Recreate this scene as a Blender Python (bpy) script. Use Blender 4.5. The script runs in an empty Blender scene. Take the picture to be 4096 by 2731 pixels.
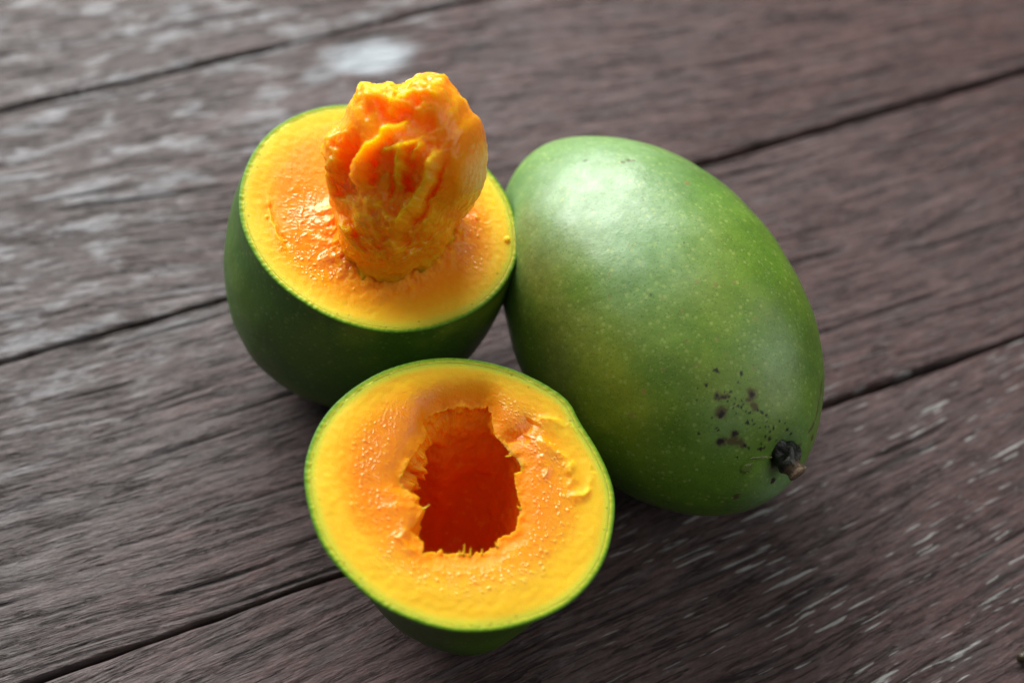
import bpy, math
import numpy as np
from mathutils import Matrix, Vector

# ------------------------------------------------------------------ camera, light, exposure
sc = bpy.context.scene
COL = sc.collection
CAM_LOC = np.array([-0.02713172, -0.2717196, 0.38253409])
CAM_ROT = np.array([[0.99749418, -0.04090164, -0.05772707],
                    [0.0, 0.81594693, -0.57812682],
                    [0.07074856, 0.57667813, 0.81390231]])     # columns: camera right, up, back
FPX = 5689.0                                                     # 50 mm lens, in pixels of the 4096 px wide photograph
cam_data = bpy.data.cameras.new('camera')
cam_data.sensor_width = 36.0
cam_data.lens = 50.0
cam_data.clip_start = 0.01
cam_data.clip_end = 50.0
cam_data.dof.use_dof = True
cam_data.dof.focus_distance = 0.391
cam_data.dof.aperture_fstop = 5.4
cam_data.dof.aperture_blades = 9
cam = bpy.data.objects.new('camera', cam_data)
COL.objects.link(cam)
m = Matrix.Identity(4)
for i in range(3):
    for j in range(3):
        m[i][j] = CAM_ROT[i, j]
    m[i][3] = CAM_LOC[i]
cam.matrix_world = m
sc.camera = cam

world = bpy.data.worlds.new('World')
sc.world = world
world.use_nodes = True
bg = world.node_tree.nodes['Background']
bg.inputs['Color'].default_value = (0.90, 0.95, 1.0, 1)
bg.inputs['Strength'].default_value = 0.065

def area_light(name, loc, target, sx, sy, power, color):
    ld = bpy.data.lights.new(name, 'AREA')
    ld.shape = 'RECTANGLE'; ld.size = sx; ld.size_y = sy
    ld.energy = power; ld.color = color
    o = bpy.data.objects.new(name, ld); COL.objects.link(o)
    o.location = loc
    o.rotation_euler = (Vector(target) - Vector(loc)).to_track_quat('-Z', 'Y').to_euler()
    return o
# soft daylight through the open side of the veranda, behind and to the left of the fruit
area_light('open_side_daylight', (-0.50, 0.95, 0.74), (0, 0, 0.03), 1.5, 0.85, 53.0, (1.0, 0.99, 0.975))
# added overhead fill, wide and dim, to lift the front of the pulp
area_light('overhead_fill', (0.0, -0.35, 1.9), (0, 0, 0.03), 2.8, 2.6, 9.5, (1.0, 0.99, 0.97))
# a second, dimmer opening to the right
area_light('right_side_daylight', (1.20, -0.05, 0.80), (0, 0, 0.03), 1.5, 1.1, 6.0, (0.98, 0.99, 1.0))

sc.view_settings.view_transform = 'Standard'
sc.view_settings.look = 'None'
sc.view_settings.exposure = 0.0
sc.view_settings.gamma = 1.0
sc.cycles.use_denoising = True
sc.cycles.max_bounces = 10
sc.cycles.diffuse_bounces = 5
sc.cycles.glossy_bounces = 4
sc.cycles.transmission_bounces = 6
sc.cycles.caustics_reflective = False

# ------------------------------------------------------------------ helpers
def ray(px, py):
    return CAM_ROT @ np.array([(px - 2048) / FPX, -(py - 1365.5) / FPX, -1.0])
def on_plane(px, py, p0, n):
    d = ray(px, py)
    return CAM_LOC + d * (np.dot(p0 - CAM_LOC, n) / np.dot(d, n))
def project(P):
    q = (np.asarray(P) - CAM_LOC) @ CAM_ROT
    return np.stack([2048 + FPX * q[..., 0] / -q[..., 2], 1365.5 - FPX * q[..., 1] / -q[..., 2]], -1)

_perm = np.random.default_rng(7).permutation(512)
_perm = np.concatenate([_perm, _perm, _perm])
_grad = np.random.default_rng(8).normal(size=(512, 3)); _grad /= np.linalg.norm(_grad, axis=1)[:, None]
def perlin(P):
    P = np.asarray(P, float); i = np.floor(P).astype(int); fr = P - i; i &= 511
    w = fr * fr * fr * (fr * (fr * 6 - 15) + 10)
    out = np.zeros(P.shape[:-1])
    for a in (0, 1):
        wa = w[..., 0] if a else 1 - w[..., 0]
        for b in (0, 1):
            wb = w[..., 1] if b else 1 - w[..., 1]
            for c in (0, 1):
                wc = w[..., 2] if c else 1 - w[..., 2]
                h = _perm[_perm[_perm[(i[..., 0] + a) & 511] + ((i[..., 1] + b) & 511)] + ((i[..., 2] + c) & 511)]
                g = _grad[h & 511]
                out += wa * wb * wc * (g[..., 0] * (fr[..., 0] - a) + g[..., 1] * (fr[..., 1] - b) + g[..., 2] * (fr[..., 2] - c))
    return out * 1.6
def fbm(P, oct=4, gain=0.5):
    s = 0; a = 1.0; P = np.asarray(P, float)
    for k in range(oct):
        s = s + a * perlin(P + 17.3 * k); P = P * 2.03; a *= gain
    return s
def ridged(P, oct=3):
    s = 0; a = 1.0; P = np.asarray(P, float)
    for k in range(oct):
        s = s + a * (1 - 2 * np.abs(perlin(P + 31.7 * k))); P = P * 2.1; a *= 0.5
    return s
def sstep(a, b, x):
    t = np.clip((np.asarray(x, float) - a) / (b - a), 0, 1)
    return t * t * (3 - 2 * t)

def mesh_np(name, V, F, mat=None, parent=None, attrs=None, smooth=True):
    """One mesh object from numpy vertices and quads (-1 in the last column marks a triangle)."""
    V = np.asarray(V, np.float32).reshape(-1, 3); F = np.asarray(F, np.int32)
    me = bpy.data.meshes.new(name)
    me.vertices.add(len(V)); me.vertices.foreach_set('co', V.ravel())
    cnt = np.where(F[:, 3] < 0, 3, 4).astype(np.int32)
    loops = F.ravel(); loops = loops[loops >= 0]
    me.loops.add(len(loops)); me.loops.foreach_set('vertex_index', loops)
    st = np.zeros(len(F), np.int32); st[1:] = np.cumsum(cnt)[:-1]
    me.polygons.add(len(F)); me.polygons.foreach_set('loop_start', st); me.polygons.foreach_set('loop_total', cnt)
    me.update(calc_edges=True); me.validate()
    me.polygons.foreach_set('use_smooth', np.full(len(me.polygons), smooth))
    for an, av in (attrs or {}).items():
        av = np.asarray(av, np.float32)
        if av.ndim == 1:
            at = me.attributes.new(an, 'FLOAT', 'POINT'); at.data.foreach_set('value', av)
        else:
            at = me.attributes.new(an, 'FLOAT_VECTOR', 'POINT'); at.data.foreach_set('vector', av.ravel())
    if mat: me.materials.append(mat)
    o = bpy.data.objects.new(name, me); COL.objects.link(o)
    if parent is not None: o.parent = parent
    return o
def grid_faces(n, m, wrap=False, off=0, flip=False):
    """Quads of an n x m vertex grid (row-major); wrap closes the m direction."""
    i = np.arange(n - 1)[:, None]; j = np.arange(m if wrap else m - 1)[None, :]
    j2 = (j + 1) % m
    q = np.stack([i * m + j, i * m + j2, (i + 1) * m + j2, (i + 1) * m + j], -1).reshape(-1, 4) + off
    return q[:, ::-1] if flip else q
def empty(name, loc, label, cat):
    o = bpy.data.objects.new(name, None); COL.objects.link(o)
    o.location = loc; o.empty_display_size = 0.02
    o['label'] = label; o['category'] = cat
    return o
def poly_resample(pts, n, k=0):
    """Closed polyline resampled to n points; k>0 runs Chaikin smoothing first."""
    p = np.asarray(pts, float)
    for _ in range(k):
        q = np.roll(p, -1, 0); p = np.stack([0.75 * p + 0.25 * q, 0.25 * p + 0.75 * q], 1).reshape(-1, p.shape[1])
    c = np.concatenate([p, p[:1]]); s = np.concatenate([[0], np.cumsum(np.linalg.norm(np.diff(c, axis=0), axis=1))])
    u = np.linspace(0, s[-1], n, endpoint=False)
    return np.stack([np.interp(u, s, c[:, i]) for i in range(p.shape[1])], 1)
def seg_dist(X, poly):
    """Distance of 2-D points to an open polyline, and the signed side (+ = right of travel in y-down pixels)."""
    best = np.full(X.shape[:-1], 1e9); side = np.zeros(X.shape[:-1]); along = np.zeros(X.shape[:-1])
    n = len(poly) - 1
    for k in range(n):
        a = np.array(poly[k], float); b = np.array(poly[k + 1], float); d = b - a; L2 = d @ d
        t = np.clip(((X - a) @ d) / L2, 0, 1)
        e = X - (a + t[..., None] * d); dist = np.linalg.norm(e, axis=-1)
        cr = d[0] * e[..., 1] - d[1] * e[..., 0]
        mk = dist < best
        best = np.where(mk, dist, best); side = np.where(mk, np.sign(cr), side); along = np.where(mk, (k + t) / n, along)
    return best, side, along

class NT:
    """Small helper for node materials."""
    def __init__(self, name):
        self.mat = bpy.data.materials.new(name); self.mat.use_nodes = True
        self.t = self.mat.node_tree; self.b = self.t.nodes['Principled BSDF']
    def n(self, kind, **kw):
        nd = self.t.nodes.new(kind)
        for k, v in kw.items(): setattr(nd, k, v)
        return nd
    def put(self, sock, v):
        if isinstance(v, bpy.types.NodeSocket): self.t.links.new(v, sock)
        else: sock.default_value = v
    def set(self, **kw):
        for k, v in kw.items(): self.put(self.b.inputs[k.replace('_', ' ')], v)
    def attr(self, name, vec=False):
        a = self.n('ShaderNodeAttribute', attribute_name=name)
        return a.outputs['Vector' if vec else 'Fac']
    def coord(self): return self.n('ShaderNodeTexCoord').outputs['Object']
    def math(self, op, a, b=0.0, c=None, clamp=False):
        nd = self.n('ShaderNodeMath', operation=op, use_clamp=clamp)
        self.put(nd.inputs[0], a); self.put(nd.inputs[1], b)
        if c is not None: self.put(nd.inputs[2], c)
        return nd.outputs[0]
    def vmul(self, v, s):
        nd = self.n('ShaderNodeVectorMath', operation='MULTIPLY'); self.put(nd.inputs[0], v); self.put(nd.inputs[1], s)
        return nd.outputs[0]
    def noise(self, vec, scale, detail=3.0, rough=0.5, dist=0.0):
        nd = self.n('ShaderNodeTexNoise')
        self.put(nd.inputs['Vector'], vec); nd.inputs['Scale'].default_value = scale
        nd.inputs['Detail'].default_value = detail; nd.inputs['Roughness'].default_value = rough; nd.inputs['Distortion'].default_value = dist
        return nd.outputs['Fac']
    def voro(self, vec, scale, out='Distance', rnd=1.0):
        nd = self.n('ShaderNodeTexVoronoi'); self.put(nd.inputs['Vector'], vec)
        nd.inputs['Scale'].default_value = scale; nd.inputs['Randomness'].default_value = rnd
        return nd.outputs[out]
    def ramp(self, x, lo, hi, a=0.0, b=1.0):
        nd = self.n('ShaderNodeMapRange', interpolation_type='SMOOTHSTEP')
        self.put(nd.inputs[0], x)
        for k, v in zip((1, 2, 3, 4), (lo, hi, a, b)): self.put(nd.inputs[k], v)
        return nd.outputs[0]
    def mix(self, f, a, b, mode='MIX'):
        nd = self.n('ShaderNodeMix', data_type='RGBA', blend_type=mode)
        self.put(nd.inputs[0], f)
        for s, v in ((nd.inputs[6], a), (nd.inputs[7], b)):
            self.put(s, v if isinstance(v, bpy.types.NodeSocket) else (*v, 1.0))
        return nd.outputs[2]
    def bump(self, h, dist, strength=1.0, normal=None):
        nd = self.n('ShaderNodeBump'); self.put(nd.inputs['Height'], h)
        nd.inputs['Distance'].default_value = dist; nd.inputs['Strength'].default_value = strength
        if normal is not None: self.put(nd.inputs['Normal'], normal)
        return nd.outputs[0]

# ------------------------------------------------------------------ materials
def mat_wood():
    t = NT('weathered_wood')
    g = t.attr('grain', True)
    v_f = t.vmul(g, (130.0, 850.0, 60.0)); v_m = t.vmul(g, (55.0, 280.0, 20.0)); v_p = t.vmul(g, (260.0, 1300.0, 60.0))
    fine = t.noise(v_f, 1.0, 5, 0.68, 0.15); mid = t.noise(v_m, 1.0, 5, 0.65, 0.2); pore = t.noise(v_p, 1.0, 2, 0.5)
    big = t.noise(t.vmul(g, (6, 14, 5)), 1.0, 3, 0.55); blot = t.noise(t.vmul(g, (45, 130, 10)), 1.0, 4, 0.6, 0.5)
    red = t.attr('red'); pale = t.attr('pale'); fleck = t.attr('fleck'); crack = t.attr('groove')
    grey = t.mix(t.ramp(mid, 0.3, 0.72), (0.056, 0.043, 0.039), (0.120, 0.099, 0.095))
    maroon = t.mix(t.ramp(mid, 0.3, 0.72), (0.052, 0.020, 0.017), (0.096, 0.045, 0.040))
    rmask = t.ramp(t.math('ADD', red, t.math('MULTIPLY', t.math('SUBTRACT', t.math('ADD', t.math('MULTIPLY', big, 0.6), t.math('MULTIPLY', mid, 0.6)), 0.6), 1.6)), 0.2, 0.8)
    c = t.mix(rmask, grey, maroon)
    dk = t.noise(t.vmul(g, (48.0, 300.0, 30.0)), 1.0, 3, 0.6, 0.4)
    c = t.mix(t.ramp(dk, 0.50, 0.36, 0, 0.55), c, (0.045, 0.037, 0.035))
    c = t.mix(t.ramp(big, 0.35, 0.65, 0.0, 0.25), c, (0.105, 0.088, 0.086))
    c = t.mix(t.ramp(fine, 0.52, 0.36, 0, 0.65), c, (0.036, 0.025, 0.023))
    ln = t.noise(t.vmul(g, (24.0, 430.0, 60.0)), 1.0, 4, 0.62, 0.12)
    line = t.math('MULTIPLY', t.ramp(t.math('ABSOLUTE', t.math('SUBTRACT', ln, 0.47)), 0.040, 0.008), t.ramp(mid, 0.62, 0.42, 0.25, 1.0))
    c = t.mix(t.math('MULTIPLY', line, 0.85), c, (0.030, 0.024, 0.023))
    c = t.mix(t.ramp(pore, 0.40, 0.28, 0, 0.45), c, (0.04, 0.033, 0.031))
    c = t.mix(t.ramp(fine, 0.54, 0.72, 0, 0.30), c, (0.20, 0.168, 0.165))
    pm = t.math('MULTIPLY', pale, t.ramp(t.math('ADD', t.math('MULTIPLY', blot, 0.7), t.math('MULTIPLY', fine, 0.3)), 0.48, 0.64))
    spk = t.noise(t.coord(), 1300, 3, 0.7)
    mot = t.noise(t.vmul(g, (170.0, 620.0, 60.0)), 1.0, 4, 0.7)
    c = t.mix(t.ramp(mot, 0.5, 0.32, 0, 0.55), c, (0.034, 0.023, 0.021))
    c = t.mix(t.ramp(mot, 0.55, 0.72, 0, 0.30), c, (0.19, 0.16, 0.156))
    c = t.mix(t.ramp(spk, 0.5, 0.3, 0, 0.5), c, (0.036, 0.030, 0.029))
    c = t.mix(t.ramp(spk, 0.55, 0.75, 0, 0.2), c, (0.20, 0.168, 0.165))
    c = t.mix(t.math('MULTIPLY', pm, 0.55), c, (0.40, 0.41, 0.43))
    c = t.mix(t.attr('dropping'), c, (0.36, 0.40, 0.43))
    fl = t.noise(t.vmul(g, (75.0, 950.0, 60.0)), 1.0, 2, 0.45, 0.1)
    fl2 = t.noise(t.vmul(g, (22, 40, 10)), 1.0, 2, 0.5)
    fm = t.math('MULTIPLY', t.ramp(t.math('ADD', fl, t.math('MULTIPLY', t.math('SUBTRACT', fl2, 0.5), 0.35)), 0.665, 0.70), fleck)
    c = t.mix(fm, c, (0.30, 0.30, 0.285))
    c = t.mix(crack, c, (0.022, 0.019, 0.018))
    t.set(Base_Color=c, Roughness=t.ramp(fine, 0.3, 0.7, 0.68, 0.52), Specular_IOR_Level=t.math('SUBTRACT', 0.34, t.math('MULTIPLY', line, 0.25)))
    h = t.math('ADD', t.math('MULTIPLY', fine, 1.0), t.math('MULTIPLY', pore, 0.5))
    h = t.math('SUBTRACT', h, t.math('MULTIPLY', line, 0.8))
    t.set(Normal=t.bump(h, 0.0007, 0.9))
    return t.mat

def mat_plain(name, col, rough=0.7):
    t = NT(name); co = t.coord()
    t.set(Base_Color=t.mix(t.noise(co, 90, 4), tuple(0.7 * x for x in col), tuple(1.25 * x for x in col)), Roughness=rough)
    return t.mat

def mat_skin(name, dark=False):
    t = NT(name); co = t.coord()
    big = t.noise(co, 38, 3, 0.55); fine = t.noise(co, 1400, 2, 0.5); med = t.noise(co, 260, 3, 0.6)
    yel = t.attr('yel')
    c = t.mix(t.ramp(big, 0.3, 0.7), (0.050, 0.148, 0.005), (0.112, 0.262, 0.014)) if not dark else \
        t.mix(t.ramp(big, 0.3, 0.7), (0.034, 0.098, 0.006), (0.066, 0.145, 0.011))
    c = t.mix(yel, c, (0.27, 0.31, 0.016))
    c = t.mix(t.math('MULTIPLY', t.attr('bloom_sheen'), 1.0), c, (0.235, 0.40, 0.225))
    c = t.mix(t.ramp(med, 0.35, 0.65, 0, 0.22), c, (0.045, 0.125, 0.010))
    # pale lenticels of two sizes, faint dark pores between
    l1 = t.voro(co, 420); l2 = t.voro(co, 820)
    lm = t.ramp(t.math('ADD', l1, t.math('MULTIPLY', t.math('SUBTRACT', med, 0.5), 0.25)), 0.29, 0.13, 0, 0.22 if dark else 0.46)
    c = t.mix(t.math('MULTIPLY', lm, t.ramp(big, 0.3, 0.6, 0.4, 1.0)), c, (0.36, 0.44, 0.115))
    c = t.mix(t.ramp(l2, 0.32, 0.15, 0, 0.12 if dark else 0.28), c, (0.30, 0.40, 0.08))
    pd = t.voro(t.vmul(co, (1.0, 1.0, 1.0)), 1150)
    c = t.mix(t.ramp(pd, 0.32, 0.12, 0, 0.40), c, (0.02, 0.06, 0.01))
    if not dark:
        c = t.mix(t.attr('pink'), c, (0.26, 0.15, 0.06))
        c = t.mix(t.attr('brown'), c, (0.075, 0.042, 0.018))
        c = t.mix(t.attr('spot'), c, (0.016, 0.012, 0.009))
        t.set(Roughness=t.math('ADD', t.ramp(t.noise(co, 120, 4, 0.65, 0.6), 0.35, 0.7, 0.33, 0.48), t.math('MULTIPLY', t.attr('brown'), 0.2)))
    else:
        t.set(Roughness=0.40)
    t.set(Base_Color=c, Specular_IOR_Level=0.5, Subsurface_Weight=0.12, Subsurface_Scale=0.0012, Subsurface_Radius=(0.6, 1.0, 0.25))
    wr = t.noise(co, 190, 4, 0.7, 1.2)
    h = t.math('ADD', t.math('MULTIPLY', l1, 0.35), t.math('ADD', t.math('MULTIPLY', fine, 0.25), t.math('MULTIPLY', wr, 0.5)))
    t.set(Normal=t.bump(h, 0.00022, 0.7))
    return t.mat

def mat_rind():
    """Cut edge of the peel: green outside turning to yellow-green where it meets the flesh."""
    t = NT('cut_peel_edge'); co = t.coord()
    e = t.attr('edge'); n = t.noise(co, 900, 3, 0.6)
    ee = t.math('ADD', e, t.math('MULTIPLY', t.math('SUBTRACT', n, 0.5), 0.5))
    c = t.mix(t.ramp(ee, 0.1, 0.62), (0.085, 0.215, 0.010), (0.30, 0.43, 0.02))
    c = t.mix(t.ramp(ee, 0.6, 1.0), c, (0.75, 0.62, 0.035))
    c = t.mix(t.ramp(t.voro(co, 650), 0.2, 0.1, 0, 0.5), c, (0.05, 0.14, 0.01))
    t.set(Base_Color=c, Roughness=0.5, Specular_IOR_Level=0.22, Subsurface_Weight=0.3, Subsurface_Scale=0.0015, Subsurface_Radius=(1.0, 0.8, 0.15))
    t.set(Normal=t.bump(n, 0.0002, 0.6))
    return t.mat

def mat_flesh(name, sss=0.0048, sw=0.85, rad=(1.0, 0.42, 0.06), sp=0.55):
    t = NT(name); co = t.coord()
    o = t.attr('orange'); edge = t.attr('edge'); wet = t.attr('wet'); deep = t.attr('deep')
    n1 = t.noise(co, 130, 4, 0.6); n2 = t.noise(co, 1500, 2, 0.5); n3 = t.noise(co, 420, 3, 0.55, 0.4)
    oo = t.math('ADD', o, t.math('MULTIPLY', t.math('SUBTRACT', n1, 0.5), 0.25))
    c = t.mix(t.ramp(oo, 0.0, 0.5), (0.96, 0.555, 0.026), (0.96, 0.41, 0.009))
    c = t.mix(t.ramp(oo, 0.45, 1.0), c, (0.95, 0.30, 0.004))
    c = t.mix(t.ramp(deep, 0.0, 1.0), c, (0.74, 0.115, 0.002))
    c = t.mix(t.ramp(n3, 0.55, 0.75, 0, 0.25), c, (0.94, 0.54, 0.03))
    c = t.mix(t.ramp(edge, 0.0, 1.0), c, (0.78, 0.62, 0.05))
    # cut vascular dots close to the peel
    dots = t.math('MULTIPLY', t.ramp(t.voro(co, 330), 0.17, 0.08), t.ramp(edge, 0.12, 0.5))
    c = t.mix(t.math('MULTIPLY', dots, 0.6), c, (0.33, 0.30, 0.015))
    t.set(Base_Color=c, Subsurface_Weight=sw, Subsurface_Scale=sss, Subsurface_Radius=rad,
          Roughness=t.ramp(wet, 0, 1, 0.5, 0.07), Specular_IOR_Level=t.ramp(wet, 0, 1, 0.15, sp))
    cells = t.voro(co, 950); cells2 = t.noise(co, 2200, 2, 0.5)
    h = t.math('ADD', t.math('MULTIPLY', cells, 0.25), t.math('MULTIPLY', cells2, 0.35))
    t.set(Normal=t.bump(h, 0.00025, 0.6))
    return t.mat

def mat_stem():
    t = NT('dry_stem'); co = t.coord()
    n = t.noise(t.vmul(co, (1, 1, 1)), 700, 4, 0.6)
    s = t.attr('sap')
    c = t.mix(t.ramp(n, 0.3, 0.7), (0.055, 0.034, 0.018), (0.24, 0.165, 0.10))
    c = t.mix(s, c, (0.010, 0.012, 0.006))
    t.set(Base_Color=c, Roughness=t.ramp(s, 0, 1, 0.75, 0.12), Normal=t.bump(n, 0.0006, 0.9))
    return t.mat
def mat_sap():
    t = NT('clear_sap')
    t.set(Base_Color=(0.72, 0.82, 0.30, 1), Roughness=0.06, Transmission_Weight=0.9, IOR=1.38)
    return t.mat

M_WOOD = mat_wood(); M_UNDER = mat_plain('light_block_board', (0.020, 0.018, 0.017), 0.9)
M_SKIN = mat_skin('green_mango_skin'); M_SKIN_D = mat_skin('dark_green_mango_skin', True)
M_RIND = mat_rind(); M_FLESH = mat_flesh('mango_flesh'); M_PULP = mat_flesh('wet_mango_pulp', 0.0125, 1.0, (1.0, 0.58, 0.09), 0.45); M_STEM = mat_stem(); M_SAP = mat_sap()

# ------------------------------------------------------------------ the table
TA = math.radians(23.28)
TD = np.array([math.cos(TA), math.sin(TA)]); TN = np.array([-math.sin(TA), math.cos(TA)])
def table_uv(px, py):
    p = on_plane(px, py, np.zeros(3), np.array([0, 0, 1.0]))[:2]
    return np.array([p @ TD, p @ TN])

under = mesh_np('tabletop', *(lambda x0, x1, y0, y1, z0, z1: (
    [(x0, y0, z0), (x1, y0, z0), (x1, y1, z0), (x0, y1, z0), (x0, y0, z1), (x1, y0, z1), (x1, y1, z1), (x0, y1, z1)],
    [(0, 3, 2, 1), (4, 5, 6, 7), (0, 1, 5, 4), (1, 2, 6, 5), (2, 3, 7, 6), (3, 0, 4, 7)]))(-1.0, 1.0, -0.50, 0.82, -0.045, -0.0262), M_UNDER, smooth=False)  # unseen board added under the planks to block light and keep gaps dark
under.rotation_euler = (0, 0, TA)
under['kind'] = 'structure'
under['label'] = 'weathered grey and maroon plank tabletop under the mangoes'

DROP = table_uv(1470, 235)
def make_plank(v0, v1, rot, seed, dense, gap0, gap1):
    rng = np.random.default_rng(seed)
    if dense:
        xs = np.concatenate([np.linspace(-1.0, -0.31, 80), np.linspace(-0.31, 0.31, 460)[1:-1], np.linspace(0.31, 1.0, 80)])
        nw = 250
    else:
        xs = np.linspace(-1.0, 1.0, 260); nw = 60
    gw = lambda g: np.interp(xs, [-0.2, 0.2], g)
    a0, a1 = v0 + gw(gap0) / 2, v1 - gw(gap1) / 2
    s = np.linspace(0, 1, nw)
    # edge wander
    e0 = 0.0011 * perlin(np.stack([xs * 14, xs * 0 + seed, xs * 0], -1)) + 0.0006 * perlin(np.stack([xs * 70, xs * 0 + seed + 5, xs * 0], -1))
    e1 = 0.0011 * perlin(np.stack([xs * 14, xs * 0 + seed + 9, xs * 0], -1)) + 0.0006 * perlin(np.stack([xs * 70, xs * 0 + seed + 14, xs * 0], -1))
    Y = (a0 + e0)[:, None] * (1 - s) + (a1 + e1)[:, None] * s
    X = np.repeat(xs[:, None], nw, 1)
    # grain coordinates: own saw angle plus slow waves
    cr, sr = math.cos(rot), math.sin(rot)
    yc = (v0 + v1) / 2
    gx = X * cr + (Y - yc) * sr; gy = -X * sr + (Y - yc) * cr
    gy = gy + 0.006 * perlin(np.stack([gx * 5, gy * 9, gx * 0 + seed], -1)) + 0.0015 * perlin(np.stack([gx * 22, gy * 40, gx * 0 + seed], -1))
    G = np.stack([gx + seed * 1.37, gy + seed * 0.71, gx * 0 + seed * 0.33], -1)
    P3 = np.stack([gx * 14, gy * 420, gx * 0 + seed], -1); P4 = np.stack([gx * 5, gy * 110, gx * 0 + seed + 3], -1)
    g1 = perlin(P3); g2 = perlin(P4)
    z = 0.00030 * np.minimum(g1, 0.25) + 0.00035 * g2 + 0.0004 * perlin(np.stack([X * 7, Y * 20, X * 0 + seed], -1))
    groove = sstep(0.34, 0.58, -g1) * sstep(-0.15, 0.25, perlin(np.stack([gx * 6, gy * 60, gx * 0 + seed + 8], -1)))
    z = z - 0.0006 * groove
    # worn round arris along both edges
    ed = np.minimum(Y - Y[:, :1], Y[:, -1:] - Y)
    rr = 0.0014
    z = z - np.where(ed < rr, rr - np.sqrt(np.clip(rr * rr - (rr - ed) ** 2, 0, None)), 0) * 0.9
    z -= z.max() * 0 + 0.0006
    # masks in table coordinates
    wx, wy = X, Y
    red = sstep(-0.16, 0.14, wx - 0.55 * (wy - 0.02) + 0.07) * 0.95
    pale = sstep(0.02, -0.20, wx - 1.3 * (wy - 0.06)) * sstep(-0.06, 0.09, wy - 0.25 * wx)
    fleck = sstep(-0.03, -0.08, wy) * sstep(-0.08, 0.06, wx) + 0.03 * sstep(0.0, 0.1, wx)
    dv = np.stack([(X - DROP[0]) / 0.021, (Y - DROP[1]) / 0.0105], -1)
    dd = np.linalg.norm(dv, axis=-1) + 0.45 * fbm(np.stack([X * 55, Y * 80, X * 0 + 4], -1), 3)
    dropping = sstep(1.25, 0.35, dd) * 0.9
    n, mm = X.shape
    top = np.stack([X, Y, z], -1)
    low0 = np.stack([xs, Y[:, 0], np.full(n, -0.026)], -1); low1 = np.stack([xs, Y[:, -1], np.full(n, -0.026)], -1)
    allv = np.concatenate([low0[:, None], top, low1[:, None]], 1)
    def pad(A): return np.concatenate([A[:, :1], A, A[:, -1:]], 1).reshape(-1)
    Gp = np.concatenate([G[:, :1] + np.array([0, 0.02, 0]), G, G[:, -1:] + np.array([0, 0.02, 0])], 1).reshape(-1, 3)
    F = grid_faces(n, mm + 2, flip=True)
    o = mesh_np('plank', allv, F, M_WOOD, under, dict(grain=Gp, red=pad(red), pale=pad(pale), fleck=pad(np.clip(fleck, 0, 1)), groove=pad(groove * 0.75), dropping=pad(dropping)))
    return o
PITCH = 0.1088
GAPS = [(0.002, 0.002), (0.002, 0.002), (0.002, 0.002), (0.0012, 0.0016), (0.0010, 0.0030), (0.0014, 0.0014)] + [(0.002, 0.002)] * 6
for i, (rot, dense) in enumerate([(0.05, False), (0.02, False), (0.10, True), (-0.02, True), (-0.10, True), (-0.09, True), (0.0, False), (0.03, False), (-0.04, False), (0.01, False)]):
    g0, g1 = GAPS[i], GAPS[i + 1]
    v0 = -0.059 + (i - 3) * PITCH
    make_plank(v0, v0 + PITCH, rot, i, dense, g0, g1)

# ------------------------------------------------------------------ the whole mango
def mango_shape(t, a):
    cx, cy, yaw, pit, roll, L, Wd, T, A, B, bend, e1, e2, asy = (0.037974, -0.017801, -1.061477, -0.060821, 0.052643, 0.066125, 0.043254,
        0.040777, 0.051901, -0.015841, 0.0016385, -0.00741, -0.128532, -0.063867)
    r = np.clip(1 - np.abs(t) ** (2 + np.where(t > 0, e1, e2)), 0, 1) ** 0.5 * (1 + A * t + B * t * t)
    ca, sa = np.cos(a), np.sin(a)
    X = (t * L)[:, None] * np.ones(len(a))
    Y = (r[:, None] * ca) * Wd * (1 + asy * t[:, None] * ca) + (bend * (1 - t * t))[:, None]
    Z = (r[:, None] * sa) * T
    P = np.stack([X, Y, Z], -1)
    c, s = math.cos(roll), math.sin(roll); P = P @ np.array([[1, 0, 0], [0, c, s], [0, -s, c]])
    c, s = math.cos(pit), math.sin(pit); P = P @ np.array([[c, 0, s], [0, 1, 0], [-s, 0, c]])
    c, s = math.cos(yaw), math.sin(yaw); P = P @ np.array([[c, s, 0], [-s, c, 0], [0, 0, 1]])
    P[..., 2] -= P[..., 2].min()
    P[..., 0] += cx; P[..., 1] += cy
    return P
NTH, NAN = 420, 600
P = mango_shape(-np.cos(np.linspace(0.002, math.pi - 0.002, NTH)), np.linspace(0, 2 * math.pi, NAN, endpoint=False))
cen = P.reshape(-1, 3).mean(0)
rad = P - cen; rad /= np.linalg.norm(rad, axis=-1)[..., None]
P = P + rad * (0.0009 * perlin(P * 28) + 0.00025 * perlin(P * 90))[..., None]
P[..., 2] -= P[..., 2].min() - 0.0002
pix = project(P)
facing = ((CAM_LOC - P) * rad).sum(-1) > 0
def on_mango(px, py):
    d = np.where(facing, ((pix - np.array([px, py])) ** 2).sum(-1), 1e12)
    i = np.unravel_index(d.argmin(), d.shape)
    return P[i].copy(), rad[i].copy()
STEM, STEM_N = on_mango(1805 * 1.7415, 1052 * 1.7415)
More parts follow.
